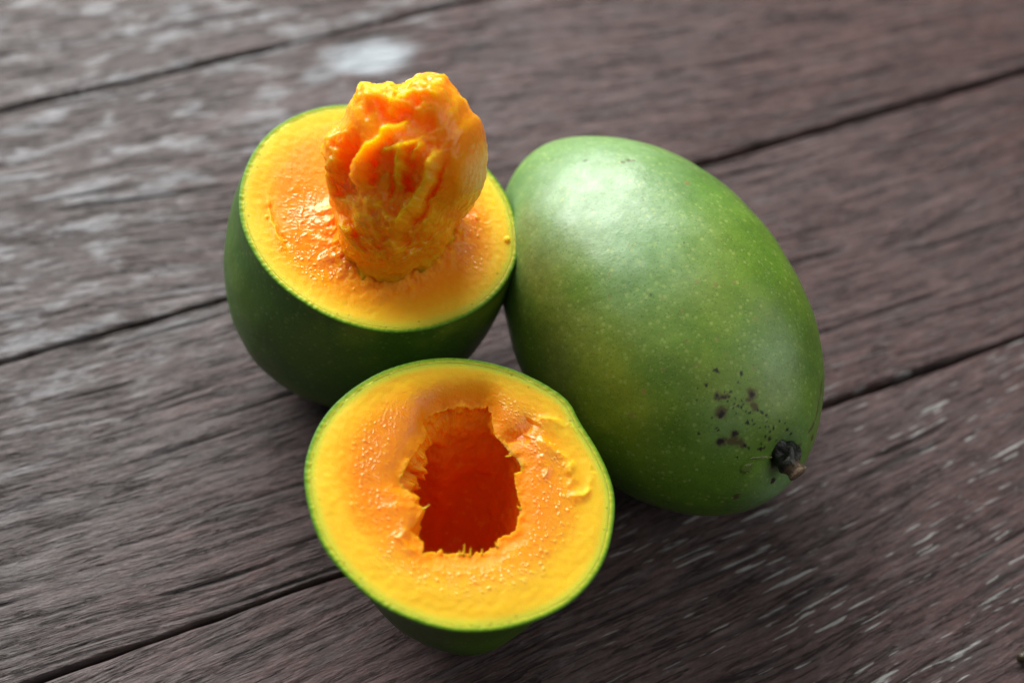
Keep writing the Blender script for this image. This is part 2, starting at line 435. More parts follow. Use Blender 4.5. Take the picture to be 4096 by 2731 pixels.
# hollow and raised shoulder about the stem
ds = np.linalg.norm(P - STEM, axis=-1)
P = P + rad * (-0.0028 * np.exp(-(ds / 0.0062) ** 2) + 0.0007 * np.exp(-((ds - 0.013) / 0.006) ** 2))[..., None]
P0 = P.copy()
spot = np.zeros(ds.shape); brown = np.zeros(ds.shape); pink = np.zeros(ds.shape)
def blot(field, px, py, r_px, amt=1.0, soft=0.45, rough=0.35):
    c, _ = on_mango(px, py); r = r_px * 0.0000762
    d = np.linalg.norm(P0 - c, axis=-1)
    w = d < r * 2.5
    dn = d[w] / r + rough * perlin(P0[w] * (0.9 / r) + c * 100)
    field[w] = np.maximum(field[w], amt * sstep(1.0 + soft, 1.0 - soft, dn))
c4 = lambda x, y: (2700 + .4145 * x, 1400 + .4145 * y)
for x, y, r in [(450, 605, 24), (405, 445, 18), (400, 205, 18), (635, 228, 13), (295, 328, 13), (575, 805, 20), (435, 880, 22), (905, 850, 15), (860, 820, 12),
                (900, 770, 10), (895, 725, 9), (880, 680, 8), (870, 615, 10), (830, 590, 12), (800, 580, 8), (735, 665, 9), (715, 605, 9), (695, 695, 14), (680, 585, 9),
                (630, 550, 10), (600, 530, 10), (570, 515, 10), (575, 465, 8), (530, 445, 8), (540, 410, 10), (480, 395, 7), (480, 455, 9), (500, 500, 9), (450, 450, 8),
                (655, 520, 8), (815, 945, 14), (850, 935, 13), (790, 940, 9), (820, 890, 9), (940, 740, 10), (855, 725, 8), (815, 730, 7), (1000, 680, 9), (1080, 770, 14),
                (1135, 820, 12), (590, 1020, 9), (400, 745, 9), (360, 640, 9), (430, 650, 9), (230, 800, 9), (610, 315, 9), (750, 700, 7), (735, 425, 20), (665, 910, 14),
                (705, 930, 11), (950, 1260, 22), (640, 480, 8), (420, 770, 8), (590, 600, 7), (560, 560, 7), (1045, 690, 8), (985, 880, 8), (210, 365, 8), (215, 480, 7)]:
    blot(spot, *c4(x, y), r * .4145 * 1.2, 1.0, 0.35, 0.8)
for x, y, r in [(730, 420, 42), (755, 530, 28), (715, 480, 20), (775, 550, 18), (575, 810, 34), (560, 885, 30), (610, 885, 32), (435, 880, 30), (1310, 830, 26), (590, 1400, 24),
                (450, 605, 36), (530, 870, 24), (650, 905, 20), (480, 850, 20), (1215, 940, 20), (405, 445, 26), (450, 450, 24), (500, 440, 18)]:
    blot(brown, *c4(x, y), r * .4145 * 1.3, 0.85, 0.5, 0.7)
for a in np.linspace(0, 1, 26):
    q = np.array([(1425, 250), (1405, 400), (1370, 560), (1330, 680), (1280, 780)]); s = a * 4; i = min(int(s), 3)
    x, y = q[i] + (q[i + 1] - q[i]) * (s - i)
    blot(brown, *c4(x, y), (8 + 7 * math.sin(a * 9) ** 2) * .4145 * 1.5, 0.75)
c3 = lambda x, y: (1950 + 1.0522 * x, 500 + 1.0522 * y)
for x, y, r in [(800, 595, 6), (868, 608, 6), (942, 598, 6), (585, 535, 4), (462, 568, 5), (560, 570, 4), (668, 660, 5), (875, 520, 4), (740, 708, 5), (758, 822, 5), (873, 815, 6), (907, 873, 5),
                (795, 917, 5), (1017, 740, 5), (657, 878, 4), (460, 590, 4), (760, 220, 11), (540, 455, 5), (460, 655, 5), (975, 615, 4), (655, 797, 4), (595, 1010, 8), (550, 1105, 8), (672, 925, 5), (1012, 920, 5)]:
    blot(pink, *c3(x, y), r * 1.05, 0.6)
for x, y, r in [(372, 135, 8), (625, 648, 6), (745, 445, 4)]:
    blot(spot, *c3(x, y), r * 1.1, 0.6)
for x, y, r in [(515, 140, 8), (535, 136, 9), (553, 138, 7)]:
    blot(brown, *c3(x, y), r * 1.1, 0.8)
def soft_blot(px, py, r): 
    c, _ = on_mango(px, py); return np.exp(-(np.linalg.norm(P0 - c, axis=-1) / r) ** 2)
nz = fbm(P0 * 45, 3)
yel = 0.85 * np.clip((0.75 * soft_blot(*c3(230, 620), .014) + 0.9 * soft_blot(*c3(340, 960), .017) + 0.4 * soft_blot(*c3(480, 1080), .014) + .35 * soft_blot(*c3(900, 560), .022)
               + .45 * soft_blot(*c3(1000, 980), .015)) * (1 + 0.6 * nz) + 0.10 * nz + 0.12, 0, 0.9)
bloom_sheen = 0.75 * np.clip((0.75 * soft_blot(*c3(330, 180), .034) + .45 * soft_blot(*c3(600, 470), .018) + .5 * soft_blot(*c3(1080, 880), .010) + .6 * soft_blot(*c3(1090, 1380), .010)
                 + .4 * soft_blot(*c4(1150, 850), .007) + .35 * soft_blot(*c4(520, 700), .008)) * (1 + 0.5 * nz), 0, 0.85)  # waxy bloom, with the pale highlight sheen painted into the skin colour
spot = np.maximum(spot, 0.85 * sstep(0.0050, 0.0034, ds + 0.0012 * perlin(P0 * 400)))
N = NTH * NAN
V = np.concatenate([P.reshape(-1, 3), P[0].mean(0)[None], P[-1].mean(0)[None]])
F = [grid_faces(NTH, NAN, True)]
j = np.arange(NAN); j2 = (j + 1) % NAN
F.append(np.stack([np.full(NAN, N), j2, j, np.full(NAN, -1)], 1)); F.append(np.stack([np.full(NAN, N + 1), (NTH - 1) * NAN + j, (NTH - 1) * NAN + j2, np.full(NAN, -1)], 1))
ext = lambda A: np.concatenate([A.reshape(-1), [A[0].mean(), A[-1].mean()]])
whole = empty('whole_mango', (0.038, -0.018, 0), 'whole uncut green mango lying on its side with a stub of stem and dark specks', 'mango')
MI = Matrix.Translation((-0.038, 0.018, 0)); OFFW = np.array([0.038, -0.018, 0])
sk = mesh_np('skin', V - OFFW, np.concatenate(F), M_SKIN, whole, dict(spot=ext(spot), brown=ext(brown), pink=ext(pink), yel=ext(yel), bloom_sheen=ext(bloom_sheen)))

# stem: lumpy sap-covered collar with a dry broken stub leaning to the right and down
def tube(path, radii, n=28, seed=0, amp=0.12, freq=500):
    path = np.array(path, float); V = []; m_ = len(path)
    tan = np.gradient(path, axis=0); tan /= np.linalg.norm(tan, axis=1)[:, None]
    ref = np.array([0.3, 0.2, 0.93])
    for p, t_, r in zip(path, tan, radii):
        x = np.cross(t_, ref); x /= np.linalg.norm(x); y = np.cross(t_, x)
        a = np.linspace(0, 2 * math.pi, n, endpoint=False)
        ring = p + r * (np.cos(a)[:, None] * x + np.sin(a)[:, None] * y)
        V.append(ring + (ring - p) * (amp * perlin(ring * freq + seed))[:, None])
    V = np.array(V)
    Fq = grid_faces(m_, n, True)
    c0, c1 = V[0].mean(0), V[-1].mean(0); N_ = m_ * n
    j = np.arange(n); j2 = (j + 1) % n
    Fq = np.concatenate([Fq, np.stack([np.full(n, N_), j2, j, np.full(n, -1)], 1), np.stack([np.full(n, N_ + 1), (m_ - 1) * n + j, (m_ - 1) * n + j2, np.full(n, -1)], 1)])
    return np.concatenate([V.reshape(-1, 3), c0[None], c1[None]]), Fq
right, up_, back = CAM_ROT[:, 0], CAM_ROT[:, 1], CAM_ROT[:, 2]
base = STEM - STEM_N * 0.003
d_out = STEM_N * 0.62 + right * 0.42 - up_ * 0.62; d_out /= np.linalg.norm(d_out)
ts = np.linspace(0, 1, 22)
pth = base + STEM_N * 0.0042 * np.minimum(ts * 2.2, 1)[:, None] + d_out * (0.0066 * np.clip(ts - 0.25, 0, None))[:, None]
rd = np.interp(ts, [0, .25, .42, .55, .7, .9, .97, 1.0], [0.0042, 0.0040, 0.0035, 0.0027, 0.0024, 0.0027, 0.0024, 0.0017])
sv, sf = tube(pth, rd, 48, 3, 0.50, 300)
sapm = sstep(0.62, 0.42, np.concatenate([np.repeat(ts, 48), [0, 1]]))
mesh_np('stem', sv - OFFW, sf, M_STEM, whole, dict(sap=sapm))
# clear sap bead with a short trail, left of the stem
def bead(px, py, ru, rv, h, name, parent):
    c, nrm = on_mango(px, py); x = np.cross(nrm, up_); x /= np.linalg.norm(x); y = np.cross(nrm, x)
    th = np.linspace(0.03, math.pi - 0.03, 24); ph = np.linspace(0, 2 * math.pi, 36, endpoint=False)
    D = np.stack([np.sin(th)[:, None] * np.cos(ph), np.sin(th)[:, None] * np.sin(ph), np.cos(th)[:, None] * np.ones(36)], -1)
    D = D * (1 + 0.15 * perlin(D * 1.5 + px))[..., None]
    Q = c + D[..., :1] * ru * x + D[..., 1:2] * rv * y + D[..., 2:] * h * nrm
    mesh_np(name, Q.reshape(-1, 3) - OFFW, grid_faces(24, 36, True, flip=True), M_SAP, parent)
bead(*c4(675, 1120), 0.0017, 0.0021, 0.0008, 'sap_drop', whole)
bead(*c4(830, 1040), 0.0042, 0.0006, 0.0003, 'sap_drop', whole)

# ------------------------------------------------------------------ the two halves
K = 4096 / 2352.0
rimB = np.array([(767,241),(706,254),(644,282),(598,323),(567,374),(549,431),(547,482),(559,538),(588,595),(629,646),(680,687),(747,728),(818,754),(895,767),(972,761),(1034,744),(1100,713),(1152,667),(1182,615),(1193,569),(1188,513),(1172,462),(1147,420),(1118,385),(1065,335),(990,283),(910,253),(835,241)], float) * K
rimF = np.array([(1031,820),(957,827),(868,854),(784,909),(730,973),(700,1052),(697,1121),(725,1230),(774,1304),(858,1383),(937,1423),(1036,1453),(1155,1450),(1268,1413),(1338,1364),(1392,1289),(1413,1195),(1412,1121),(1377,1037),(1330,968),(1309,920),(1250,880),(1184,849),(1110,828)], float) * K
c2 = lambda p: np.array([1150 + .861 * p[0], 1350 + .861 * p[1]])
c1 = lambda p: np.array([800 + .893 * p[0], 250 + .893 * p[1]])
NA = 900
class Half:
    def __init__(s, rim_px, zc, tx, ty, q):
        s.n = np.array([math.sin(tx), math.sin(ty), 1.0]); s.n /= np.linalg.norm(s.n)
        cd = rim_px.mean(0)
        s.c0 = on_plane(cd[0], cd[1], np.array([0, 0, zc]), np.array([0, 0, 1.0]))
        s.rim_raw = np.array([on_plane(a, b, s.c0, s.n) for a, b in rim_px])
        s.rim = poly_resample(s.rim_raw, 4000, 3)
        s.cm = s.rim_raw.mean(0)
        s.ex = np.cross(np.array([0, 1.0, 0]), s.n); s.ex /= np.linalg.norm(s.ex); s.ey = np.cross(s.n, s.ex)
        s.q = q
    def flat(s, P): d = np.asarray(P) - s.cm; return np.stack([d @ s.ex, d @ s.ey], -1)
    def lift(s, UV, w=0.0):
        w = np.asarray(w)
        return s.cm + UV[..., :1] * s.ex + UV[..., 1:] * s.ey + w[..., None] * s.n
    def px(s, p): return s.flat(on_plane(p[0], p[1], s.c0, s.n))
    def polar(s, pts2, c2d, n=NA):
        """Radius of a star-shaped closed curve round c2d at n even angles."""
        d = pts2 - c2d; a = np.unwrap(np.arctan2(d[:, 1], d[:, 0]))
        return d, a
    def section(s, rim2, t):
        h, p, bul, dx, dy = s.q
        sc_ = max(0, 1 - t ** p) ** .5 * (1 + bul * math.sin(math.pi * min(1, t * 1.25)) * (1 if t < .8 else 0))
        return s.cm + (s.lift(rim2, np.zeros(len(rim2))) - s.cm) * sc_ - s.n * h * t + np.array([dx, dy, 0]) * t ** 1.5
def star_radius(pts2, c, ang):
    """Radius towards each angle for a curve that is star-shaped round c (largest crossing wins)."""
    d = pts2 - c; a = np.arctan2(d[:, 1], d[:, 0]); r = np.linalg.norm(d, axis=1)
    o = np.argsort(a); a = a[o]; r = r[o]
    return np.interp(ang, np.concatenate([a - 2 * math.pi, a, a + 2 * math.pi]), np.tile(r, 3))
ANG = np.linspace(-math.pi, math.pi, NA, endpoint=False)
U = np.stack([np.cos(ANG), np.sin(ANG)], -1)
PEEL = 0.0015

def build_skin(half, rim2, origin, parent, bump=None):
    """Outer peel from the bottom tip up to the cut edge, then the cut edge itself as its own part."""
    ts = 1 - np.linspace(0, 1, 150) ** 1.7
    rows = []
    for t in ts:
        rows.append(half.section(rim2, min(t, 0.9995)))
    B = np.array(rows)
    ctr = half.cm - half.n * 0.03
    rd_ = B - ctr; rd_ /= np.linalg.norm(rd_, axis=-1)[..., None]
    fade = sstep(0, 0.12, ts)[:, None]
    B = B + rd_ * ((0.0008 * perlin(B * 35) + 0.0002 * perlin(B * 120)) * fade)[..., None]
    if bump is not None: B = B + bump(B, rd_)
    B[..., 2] = np.maximum(B[..., 2], 0.0003)
    nz = fbm(B * 40, 3)
    yel = np.clip(0.12 * nz + 0.05 + 0.5 * np.exp(-((ts[:, None] - 0.02) / 0.12) ** 2) * sstep(-0.2, 0.5, nz), 0, 0.6)
    z0 = np.zeros(B.shape[:2])
    mesh_np('skin', (B - origin).reshape(-1, 3), grid_faces(B.shape[0], NA, True), M_SKIN_D, parent, dict(yel=yel.reshape(-1), bloom_sheen=z0.reshape(-1), edge=z0.reshape(-1)))
    # cut edge: rounded outer arris, flat ring in to the flesh
    r0 = np.linalg.norm(rim2, axis=1)
    prof = [(0.0, -0.00005, 0.0), (0.00012, 0.00022, 0.1), (0.00045, 0.00034, 0.25), (0.0010, 0.00032, 0.6), (PEEL, 0.00022, 1.0)]
    un = rim2 / r0[:, None]
    wv = 0.00016 * perlin(np.stack([U[:, 0] * 30, U[:, 1] * 30, U[:, 0] * 0], -1))
    R = np.array([half.lift(rim2 - un * i, np.full(NA, h) + wv * (e > 0)) for i, h, e in prof])
    ed = np.repeat([e for _, _, e in prof], NA)
    mesh_np('peel_edge', (R - origin).reshape(-1, 3), grid_faces(len(prof), NA, True), M_RIND, parent, dict(edge=ed))

def droplets(UV, cell, seed, rmin=0.22, rmax=0.5):
    """Rounded wet grains of uneven size scattered over the face (height 0..1)."""
    g = UV / cell; i = np.floor(g).astype(int); out = np.zeros(UV.shape[:-1])
    rng_ = np.random.default_rng(seed); T = rng_.random((256, 256, 3))
    for a in (-1, 0, 1):
        for b in (-1, 0, 1):
            ii = i + np.array([a, b]); t = T[ii[..., 0] & 255, ii[..., 1] & 255]
            d = np.linalg.norm(g - (ii + 0.15 + 0.7 * t[..., :2]), axis=-1)
            rr_ = rmin + (rmax - rmin) * t[..., 2] ** 2
            out = np.maximum(out, rr_ * np.sqrt(np.clip(1 - (d / rr_) ** 2, 0, None)) / rmax)
    return out
def pimple(P3, freq, seed):
    """Wet granular texture: round grains standing proud of the cut face."""
    return np.clip(perlin(P3 * freq + seed), 0, None) ** 1.3

# ---- front half: hollow where the stone was
HF = Half(rimF, .060, .10, -.10, (0.0606676, 1.92653, -0.149762, 0.006028, -0.008388))
orgF = np.array([HF.cm[0] + 0.0, HF.cm[1] - 0.002, 0.0])
front = empty('hollow_mango_half', orgF, 'green mango half, hollow where the stone was, cut face up, nearest the viewer', 'mango half')
rim2F = star_radius(HF.flat(HF.rim), np.zeros(2), ANG)[:, None] * U
CONTACTF = HF.cm - HF.n * 0.0607
def bumpF(B, rd_):
    tip = on_plane(1085 * K, 1478 * K, np.array([0, 0, 0.012]), np.array([0, 0, 1.0]))
    d = np.linalg.norm(B - tip, axis=-1)
    return rd_ * (0.0020 * np.exp(-(d / 0.010) ** 2))[..., None]
build_skin(HF, rim2F, orgF, front, bumpF)
hole_px = [(830,285),(900,283),(940,290),(958,330),(963,400),(975,440),(1000,470),(1025,505),(1032,540),(1060,548),(1078,575),(1083,618),(1052,630),(1062,680),(1072,730),(1085,780),(1074,830),(1060,890),(1040,915),(1010,918),(985,925),(978,972),(950,980),(920,1003),(890,998),(860,1008),(820,1000),(780,1002),(740,1008),(712,988),(690,996),(660,1000),(630,1000),(622,955),(600,925),(568,893),(600,850),(618,812),(638,787),(605,772),(588,765),(602,745),(575,725),(545,690),(525,652),(545,610),(562,580),(575,545),(600,510),(628,470),(648,430),(650,400),(632,365),(660,338),(700,318),(770,295)]
hole2 = np.array([HF.px(c2(p)) for p in hole_px]); hc = HF.px(c2((810, 660)))
hole2 = poly_resample(hole2, 3000, 0)
# rays from the hole's own centre for the inner rings, blended to the rim's rays outside
rh = star_radius(hole2, hc, ANG)
rh = rh * (1 + 0.014 * perlin(np.stack([U[:, 0] * 80, U[:, 1] * 80, U[:, 0] * 0 + 1], -1)) + 0.018 * perlin(np.stack([U[:, 0] * 14, U[:, 1] * 14, U[:, 0] * 0 + 2], -1)) + 0.012 * perlin(np.stack([U[:, 0] * 38, U[:, 1] * 38, U[:, 0] * 0 + 5], -1)))
H2 = hc + rh[:, None] * U
kern = np.hanning(61); kern /= kern.sum()
rhs = np.convolve(np.concatenate([rh[-60:], rh, rh[:60]]), kern, 'same')[60:-60]
H2S = hc + rhs[:, None] * U
# outer end of each ray: where the ray from the hole centre meets the inner rim
r_in = np.linalg.norm(rim2F, axis=1) - PEEL + 0.00005
inner = rim2F / np.linalg.norm(rim2F, axis=1)[:, None] * r_in[:, None]
rO = star_radius(poly_resample(inner, 6000), hc, ANG)
O2 = hc + rO[:, None] * U
NR = 170
sr = np.linspace(0, 1, NR)[:, None, None]
UVS = O2[None] * (1 - sr) + H2S[None] * sr
UV = UVS + (H2 - H2S)[None] * sr ** 14
dist_hs = np.linalg.norm(UVS - H2S[None], axis=-1)
dist_r = np.linalg.norm(UV - O2[None], axis=-1); dist_h = np.linalg.norm(UV - H2[None], axis=-1)
P3 = np.concatenate([UV, np.zeros(UV.shape[:2] + (1,))], -1)
def face_height(P3, UV, dist_r, dist_h, wetmask, seed):
    big = 0.0005 * fbm(P3 * 45 + seed, 2)
    gr = droplets(UV, 0.0011, int(seed), 0.12, 0.40) * 0.00026 + droplets(UV + 0.7, 0.0016, int(seed) + 5, 0.08, 0.34) * 0.00028 + droplets(UV + 0.3, 0.00065, int(seed) + 1, 0.15, 0.45) * 0.00011 + pimple(P3, 300, seed) * 0.00012
    sm = 0.00010 * perlin(P3 * 500 + seed)
    return sstep(0, 0.004, dist_r) * (big + gr * wetmask + sm * (1 - 0.5 * wetmask)) + 0.00022
nmk = fbm(P3 * 75 + 3, 3)
ang_w = np.exp(-((dist_h - 0.007) / 0.0075) ** 2)
wetF = np.clip(ang_w * 1.25 + 0.55 * nmk, 0, 1) * sstep(0.004, 0.010, dist_r)
wetF = wetF * (1 - 0.9 * np.exp(-(dist_hs / 0.005) ** 2))
h = face_height(P3, UV, dist_r, dist_h, wetF, 11.0)
# lip: torn edge rises a little and then rolls into the cavity
lip = 0.0006 * np.exp(-(dist_h / 0.0018) ** 2) * (0.4 + fbm(P3 * 260, 3)) - 0.0011 * np.exp(-(dist_hs / 0.0035) ** 2)
farl = np.exp(-((ANG - 1.65) / 0.7) ** 2)[None]
h = h + lip - 0.0042 * np.exp(-(dist_hs / 0.0045) ** 1.8) * farl * (1 + 0.25 * fbm(P3 * 120 + 1, 2))
# torn, lifted lumps at the upper right of the face
PX2 = project(HF.lift(UV, np.zeros(UV.shape[:2])))
PX2 = (PX2 - np.array([1150, 1350])) / .861
def ridge(X, poly, hgt, wl, wr, rough=0.0):
    d, sd, al = seg_dist(X + (rough * 10 * np.stack([perlin(np.concatenate([X * .02, X[..., :1] * 0], -1)), perlin(np.concatenate([X * .02, X[..., :1] * 0 + 7], -1))], -1) if rough else 0), poly)
    w = np.where(sd > 0, wr, wl)
    env = np.minimum(1, np.minimum(al, 1 - al) * 6 + 0.25)
    return hgt * np.exp(-(d / w) ** 1.4) * env
torn = (ridge(PX2, [(1120, 420), (1180, 380), (1250, 385), (1310, 400), (1350, 460)], 0.0011, 16, 40, 1) + ridge(PX2, [(1150, 470), (1220, 520), (1290, 560), (1340, 640)], 0.0009, 22, 30, 1)
        + ridge(PX2, [(1300, 740), (1370, 745), (1410, 690), (1420, 620), (1380, 560)], 0.0009, 22, 18, 1) + ridge(PX2, [(1170, 540), (1200, 600), (1190, 660)], 0.0007, 18, 18, 1)
        + ridge(PX2, [(1290, 600), (1330, 650), (1300, 700)], 0.0006, 16, 16, 1) - ridge(PX2, [(1000, 470), (1070, 455), (1130, 410), (1150, 390)], 0.0022, 34, 26, 1)
        - ridge(PX2, [(1090, 490), (1120, 450)], 0.0010, 30, 30, 1) + ridge(PX2, [(560, 880), (520, 930), (560, 985), (610, 1000)], 0.0006, 20, 20, 1)
        + ridge(PX2, [(450, 700), (520, 740), (600, 750)], 0.0004, 30, 24, 1) + ridge(PX2, [(440, 800), (530, 780), (620, 790)], 0.0004, 24, 30, 1))
h = h + torn * sstep(0.002, 0.006, dist_r) + 0.0004 * sstep(0.0002, 0.0012, np.abs(torn)) * fbm(P3 * 420, 2)
TOP = HF.lift(UV, h)
# cavity: under the lip it widens, then closes to a rounded bottom; the far wall slopes, the left wall is torn
NC = 150
el = hc[None] + np.stack([np.where(np.cos(ANG) < 0, 0.0158, 0.0185) * np.cos(ANG), 0.0262 * np.sin(ANG)], -1)
cav = []
cavdeep = []
leftw0 = np.exp(-((ANG - 2.72) / 0.34) ** 2)
lump_a = np.clip(1 + 1.3 * perlin(np.stack([U[:, 0] * 6, U[:, 1] * 6, U[:, 0] * 0 + 3], -1)) + 0.2 * perlin(np.stack([U[:, 0] * 17, U[:, 1] * 17, U[:, 0] * 0 + 3], -1)), 0, 2)
farw = np.exp(-((ANG - 1.75) / 0.75) ** 2)      # side away from the viewer
for i in range(1, NC + 1):
    s = i / NC
    depth = 0.050 * (s ** 1.1)
    wdn = (1 - s ** 3.2) ** 0.5 if s < 1 else 0
    mixf = sstep(0.0, 0.35, s)
    base2 = H2 * (1 - mixf) + el * mixf
    grow = 1 + 0.08 * sstep(0, 0.12, s) * (1 - sstep(0.3, 0.8, s)) * (1 - leftw0) * (1 - farw) - 0.42 * farw * sstep(0, 0.6, s) - 0.24 * leftw0 * lump_a * sstep(0.02, 0.12, s) * (1 - sstep(0.2, 0.4, s))
    q2 = hc + (base2 - hc) * (np.maximum(wdn, 0.004) * grow)[:, None] + np.array([0.0, -0.006]) * s
    cav.append(HF.lift(q2, h[-1] * (1 - sstep(0, .3, s)) - depth))
    cavdeep.append(np.full(NA, sstep(0.0, 0.6, s)))  # reddens with depth: stone-side flesh colour plus cavity shade painted in
cav = np.array(cav)
axis = HF.lift(hc[None], np.zeros(1))[0]
rc = cav - (axis - HF.n * np.linspace(0, 0.050, NC)[:, None, None]); rc /= np.linalg.norm(rc, axis=-1)[..., None] + 1e-9
ss = np.linspace(0, 1, NC)[:, None]
leftw = np.exp(-((np.abs(ANG) - math.pi) / 0.7) ** 2)
rough_c = 0.0011 * fbm(cav * 90, 4) + (0.0022 * ridged(cav * np.array([150, 150, 90.]), 3) * (leftw + 0.25 * farw)[None] + 0.0040 * fbm(cav * 150 + 9, 3) * (0.2 + leftw)[None]) * sstep(0.0, 0.06, ss) * (1 - sstep(0.32, 0.6, ss))
cav = cav - rc * (rough_c * (1 - ss ** 8))[..., None]
cav[-1] = cav[-1].mean(0)
Vs = np.concatenate([TOP, cav]).reshape(-1, 3)
rows = NR + NC
edgeA = np.concatenate([sstep(0.0034, 0.0, dist_r), np.zeros((NC, NA))])
orangeA = sstep(0.003, 0.016, dist_r) * 0.80 + 0.40 * sstep(0.008, 0.0, dist_h) + 0.18 * sstep(-0.01, 0.03, UV[..., 1]) + 0.30 * sstep(0.0, -0.03, UV[..., 0]) * sstep(0.005, 0.012, dist_r) - 0.34 * sstep(0.0, -0.03, UV[..., 1]) - 0.12 * (torn > 0.0003)  # upper side more orange, lower yellower: flesh tone plus some lighting painted in
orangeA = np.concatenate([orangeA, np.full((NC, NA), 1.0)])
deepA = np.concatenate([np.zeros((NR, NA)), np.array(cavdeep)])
wetA = np.concatenate([wetF, np.full((NC, NA), 0.2)])
Fs = [grid_faces(rows, NA, True)]
off = len(Vs)
# outer body: rows run from the bottom up to the rim, sewn to the first ring by matching rays from the hole centre
o_re = []
for t in np.linspace(1, 0.02, 30):
    S = HF.section(inner, min(t, 0.9995)); c = HF.cm - HF.n * 0.03
    S = c + (S - c) * 0.985
    sh = np.roll(S, 0, 0); o_re.append(sh)
o_re = np.array(o_re)
# reorder columns to follow O2's rays
angO = np.arctan2(O2[:, 1], O2[:, 0]); idx = np.round((angO + math.pi) / (2 * math.pi) * NA).astype(int) % NA
o_re = o_re[:, idx]
Vs = np.concatenate([Vs, o_re.reshape(-1, 3)])
Fs.append(grid_faces(30, NA, True, off))
jj = np.arange(NA); j2 = (jj + 1) % NA
Fs.append(np.stack([off + 29 * NA + jj, off + 29 * NA + j2, j2, jj], 1))
padn = 30 * NA
Fs = np.concatenate(Fs)
z_ = np.zeros(padn)
# torn fibres standing on the lower lip
fv, ff, nf = [], [], len(Vs)
rng = np.random.default_rng(4)
for (x, y, L_, dx) in [(820, 1000, .0024, .1), (850, 1005, .0018, .3), (800, 1004, .0010, -.3), (905, 1000, .0012, .5), (1032, 545, .0015, -.9), (637, 788, .0016, .8), (975, 968, .0014, -.2), (1082, 790, .0012, .2)]:
    b2 = HF.px(c2((x, y))); b = HF.lift(b2[None], np.array([-0.0006]))[0]
    tow = hc - b2; tow /= np.linalg.norm(tow)
    dirv = HF.ex * (tow[0] * .8 + dx * .3) + HF.ey * tow[1] * .8 + HF.n * 0.35; dirv /= np.linalg.norm(dirv)
    tt = np.linspace(-0.35, 1, 6)
    v_, f_ = tube(b + dirv * (tt * L_)[:, None] + HF.n * (0.0004 * tt ** 2)[:, None], 0.00026 * (1 - np.clip(tt, 0, 1)) ** 0.7 + 0.00003, 8, x, 0.15, 700)
    ff.append(np.where(f_ >= 0, f_ + nf, -1)); fv.append(v_); nf += len(v_)
fv = np.concatenate(fv)
nfv = len(fv)
Vs = np.concatenate([Vs, fv])
def full(A, padv, fibv): return np.concatenate([A.reshape(-1), np.full(padn, padv), np.full(nfv, fibv)])
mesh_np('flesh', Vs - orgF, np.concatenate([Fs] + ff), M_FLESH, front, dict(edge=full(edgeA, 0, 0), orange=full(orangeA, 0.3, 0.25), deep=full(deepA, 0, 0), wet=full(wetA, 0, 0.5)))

# ---- back half: the stone, covered in torn pulp, stands in it
HB = Half(rimB, .063, .12, -.10, (0.0633616, 3.83393, 0.0479759, -0.0086385, -0.0114705))
orgB = np.array([HB.cm[0] - 0.006, HB.cm[1] - 0.012, 0.0])
backh = empty('mango_half_with_stone', orgB, 'dark green mango half with the pulp-covered stone standing up out of its cut face', 'mango half')
rim2B = star_radius(HB.flat(HB.rim), np.zeros(2), ANG)[:, None] * U
build_skin(HB, rim2B, orgB, backh)
r_inB = np.linalg.norm(rim2B, axis=1) - PEEL + 0.00005
innerB = U * r_inB[:, None]
sc_c = HB.px(c1((880, 700)))
sr = np.linspace(0, 1, 190) ** 0.9
UVB = innerB[None] * (1 - sr)[:, None, None] + sc_c[None, None] * sr[:, None, None]
dR = np.linalg.norm(UVB - innerB[None], axis=-1)
P3 = np.concatenate([UVB, np.zeros(UVB.shape[:2] + (1,))], -1)
PX1 = (project(HB.lift(UVB, np.zeros(UVB.shape[:2]))) - np.array([800, 250])) / .893
def g2(X, c, rx, ry): return np.exp(-((X[..., 0] - c[0]) / rx) ** 2 - ((X[..., 1] - c[1]) / ry) ** 2)
nmk = fbm(P3 * 75 + 8, 3)
wetB = np.clip(1.0 * g2(PX1, (480, 640), 150, 170) + 0.8 * g2(PX1, (400, 850), 140, 90) + 0.8 * g2(PX1, (560, 930), 150, 90) + 0.9 * g2(PX1, (1200, 800), 90, 170) + .5 * g2(PX1, (1330, 740), 60, 100) + 0.35 * nmk, 0, 1) * sstep(0.003, 0.008, dR)
hB = face_height(P3, UVB, dR, dR * 0 + 1, wetB, 31.0)
# shallow dish round the stone, a knife slip at the left, wet bubbles at the right
base_o = [(605, 700), (612, 780), (640, 840), (690, 895), (750, 940), (830, 970), (920, 945), (1000, 905), (1065, 855), (1112, 795), (1130, 730)]
bd, bs, _ = seg_dist(PX1 + 16 * np.stack([perlin(P3 * 160), perlin(P3 * 160 + 6)], -1), base_o)
dish = 0.0016 * g2(PX1, (880, 850), 330, 200) - 0.0042 * np.where(bs > 0, np.exp(-(bd / 55) ** 1.15), 1.0) * sstep(540, 660, PX1[..., 1]) * np.clip(1 + 0.55 * fbm(P3 * 260 + 2, 3), 0.1, 2)
hB = hB - dish - ridge(PX1, [(310, 620), (345, 730), (390, 820)], 0.0012, 10, 24, 1) + ridge(PX1, [(300, 600), (330, 740), (370, 830)], 0.0010, 20, 10, 1)
rng = np.random.default_rng(11)
for x, y, r in [(1157, 775, 17), (1180, 800, 9), (1150, 810, 8), (1240, 700, 10), (1230, 750, 8), (1375, 795, 14), (1245, 780, 7), (1170, 830, 6), (455, 720, 8), (380, 800, 9), (300, 690, 8), (690, 1015, 6)]:
    d = np.linalg.norm(PX1 - np.array([x, y]), axis=-1)
    hB = hB + r * 0.000062 * np.sqrt(np.clip(1 - (d / r) ** 2, 0, None))
TOPB = HB.lift(UVB, hB)
edgeB = sstep(0.0038, 0.0, dR)
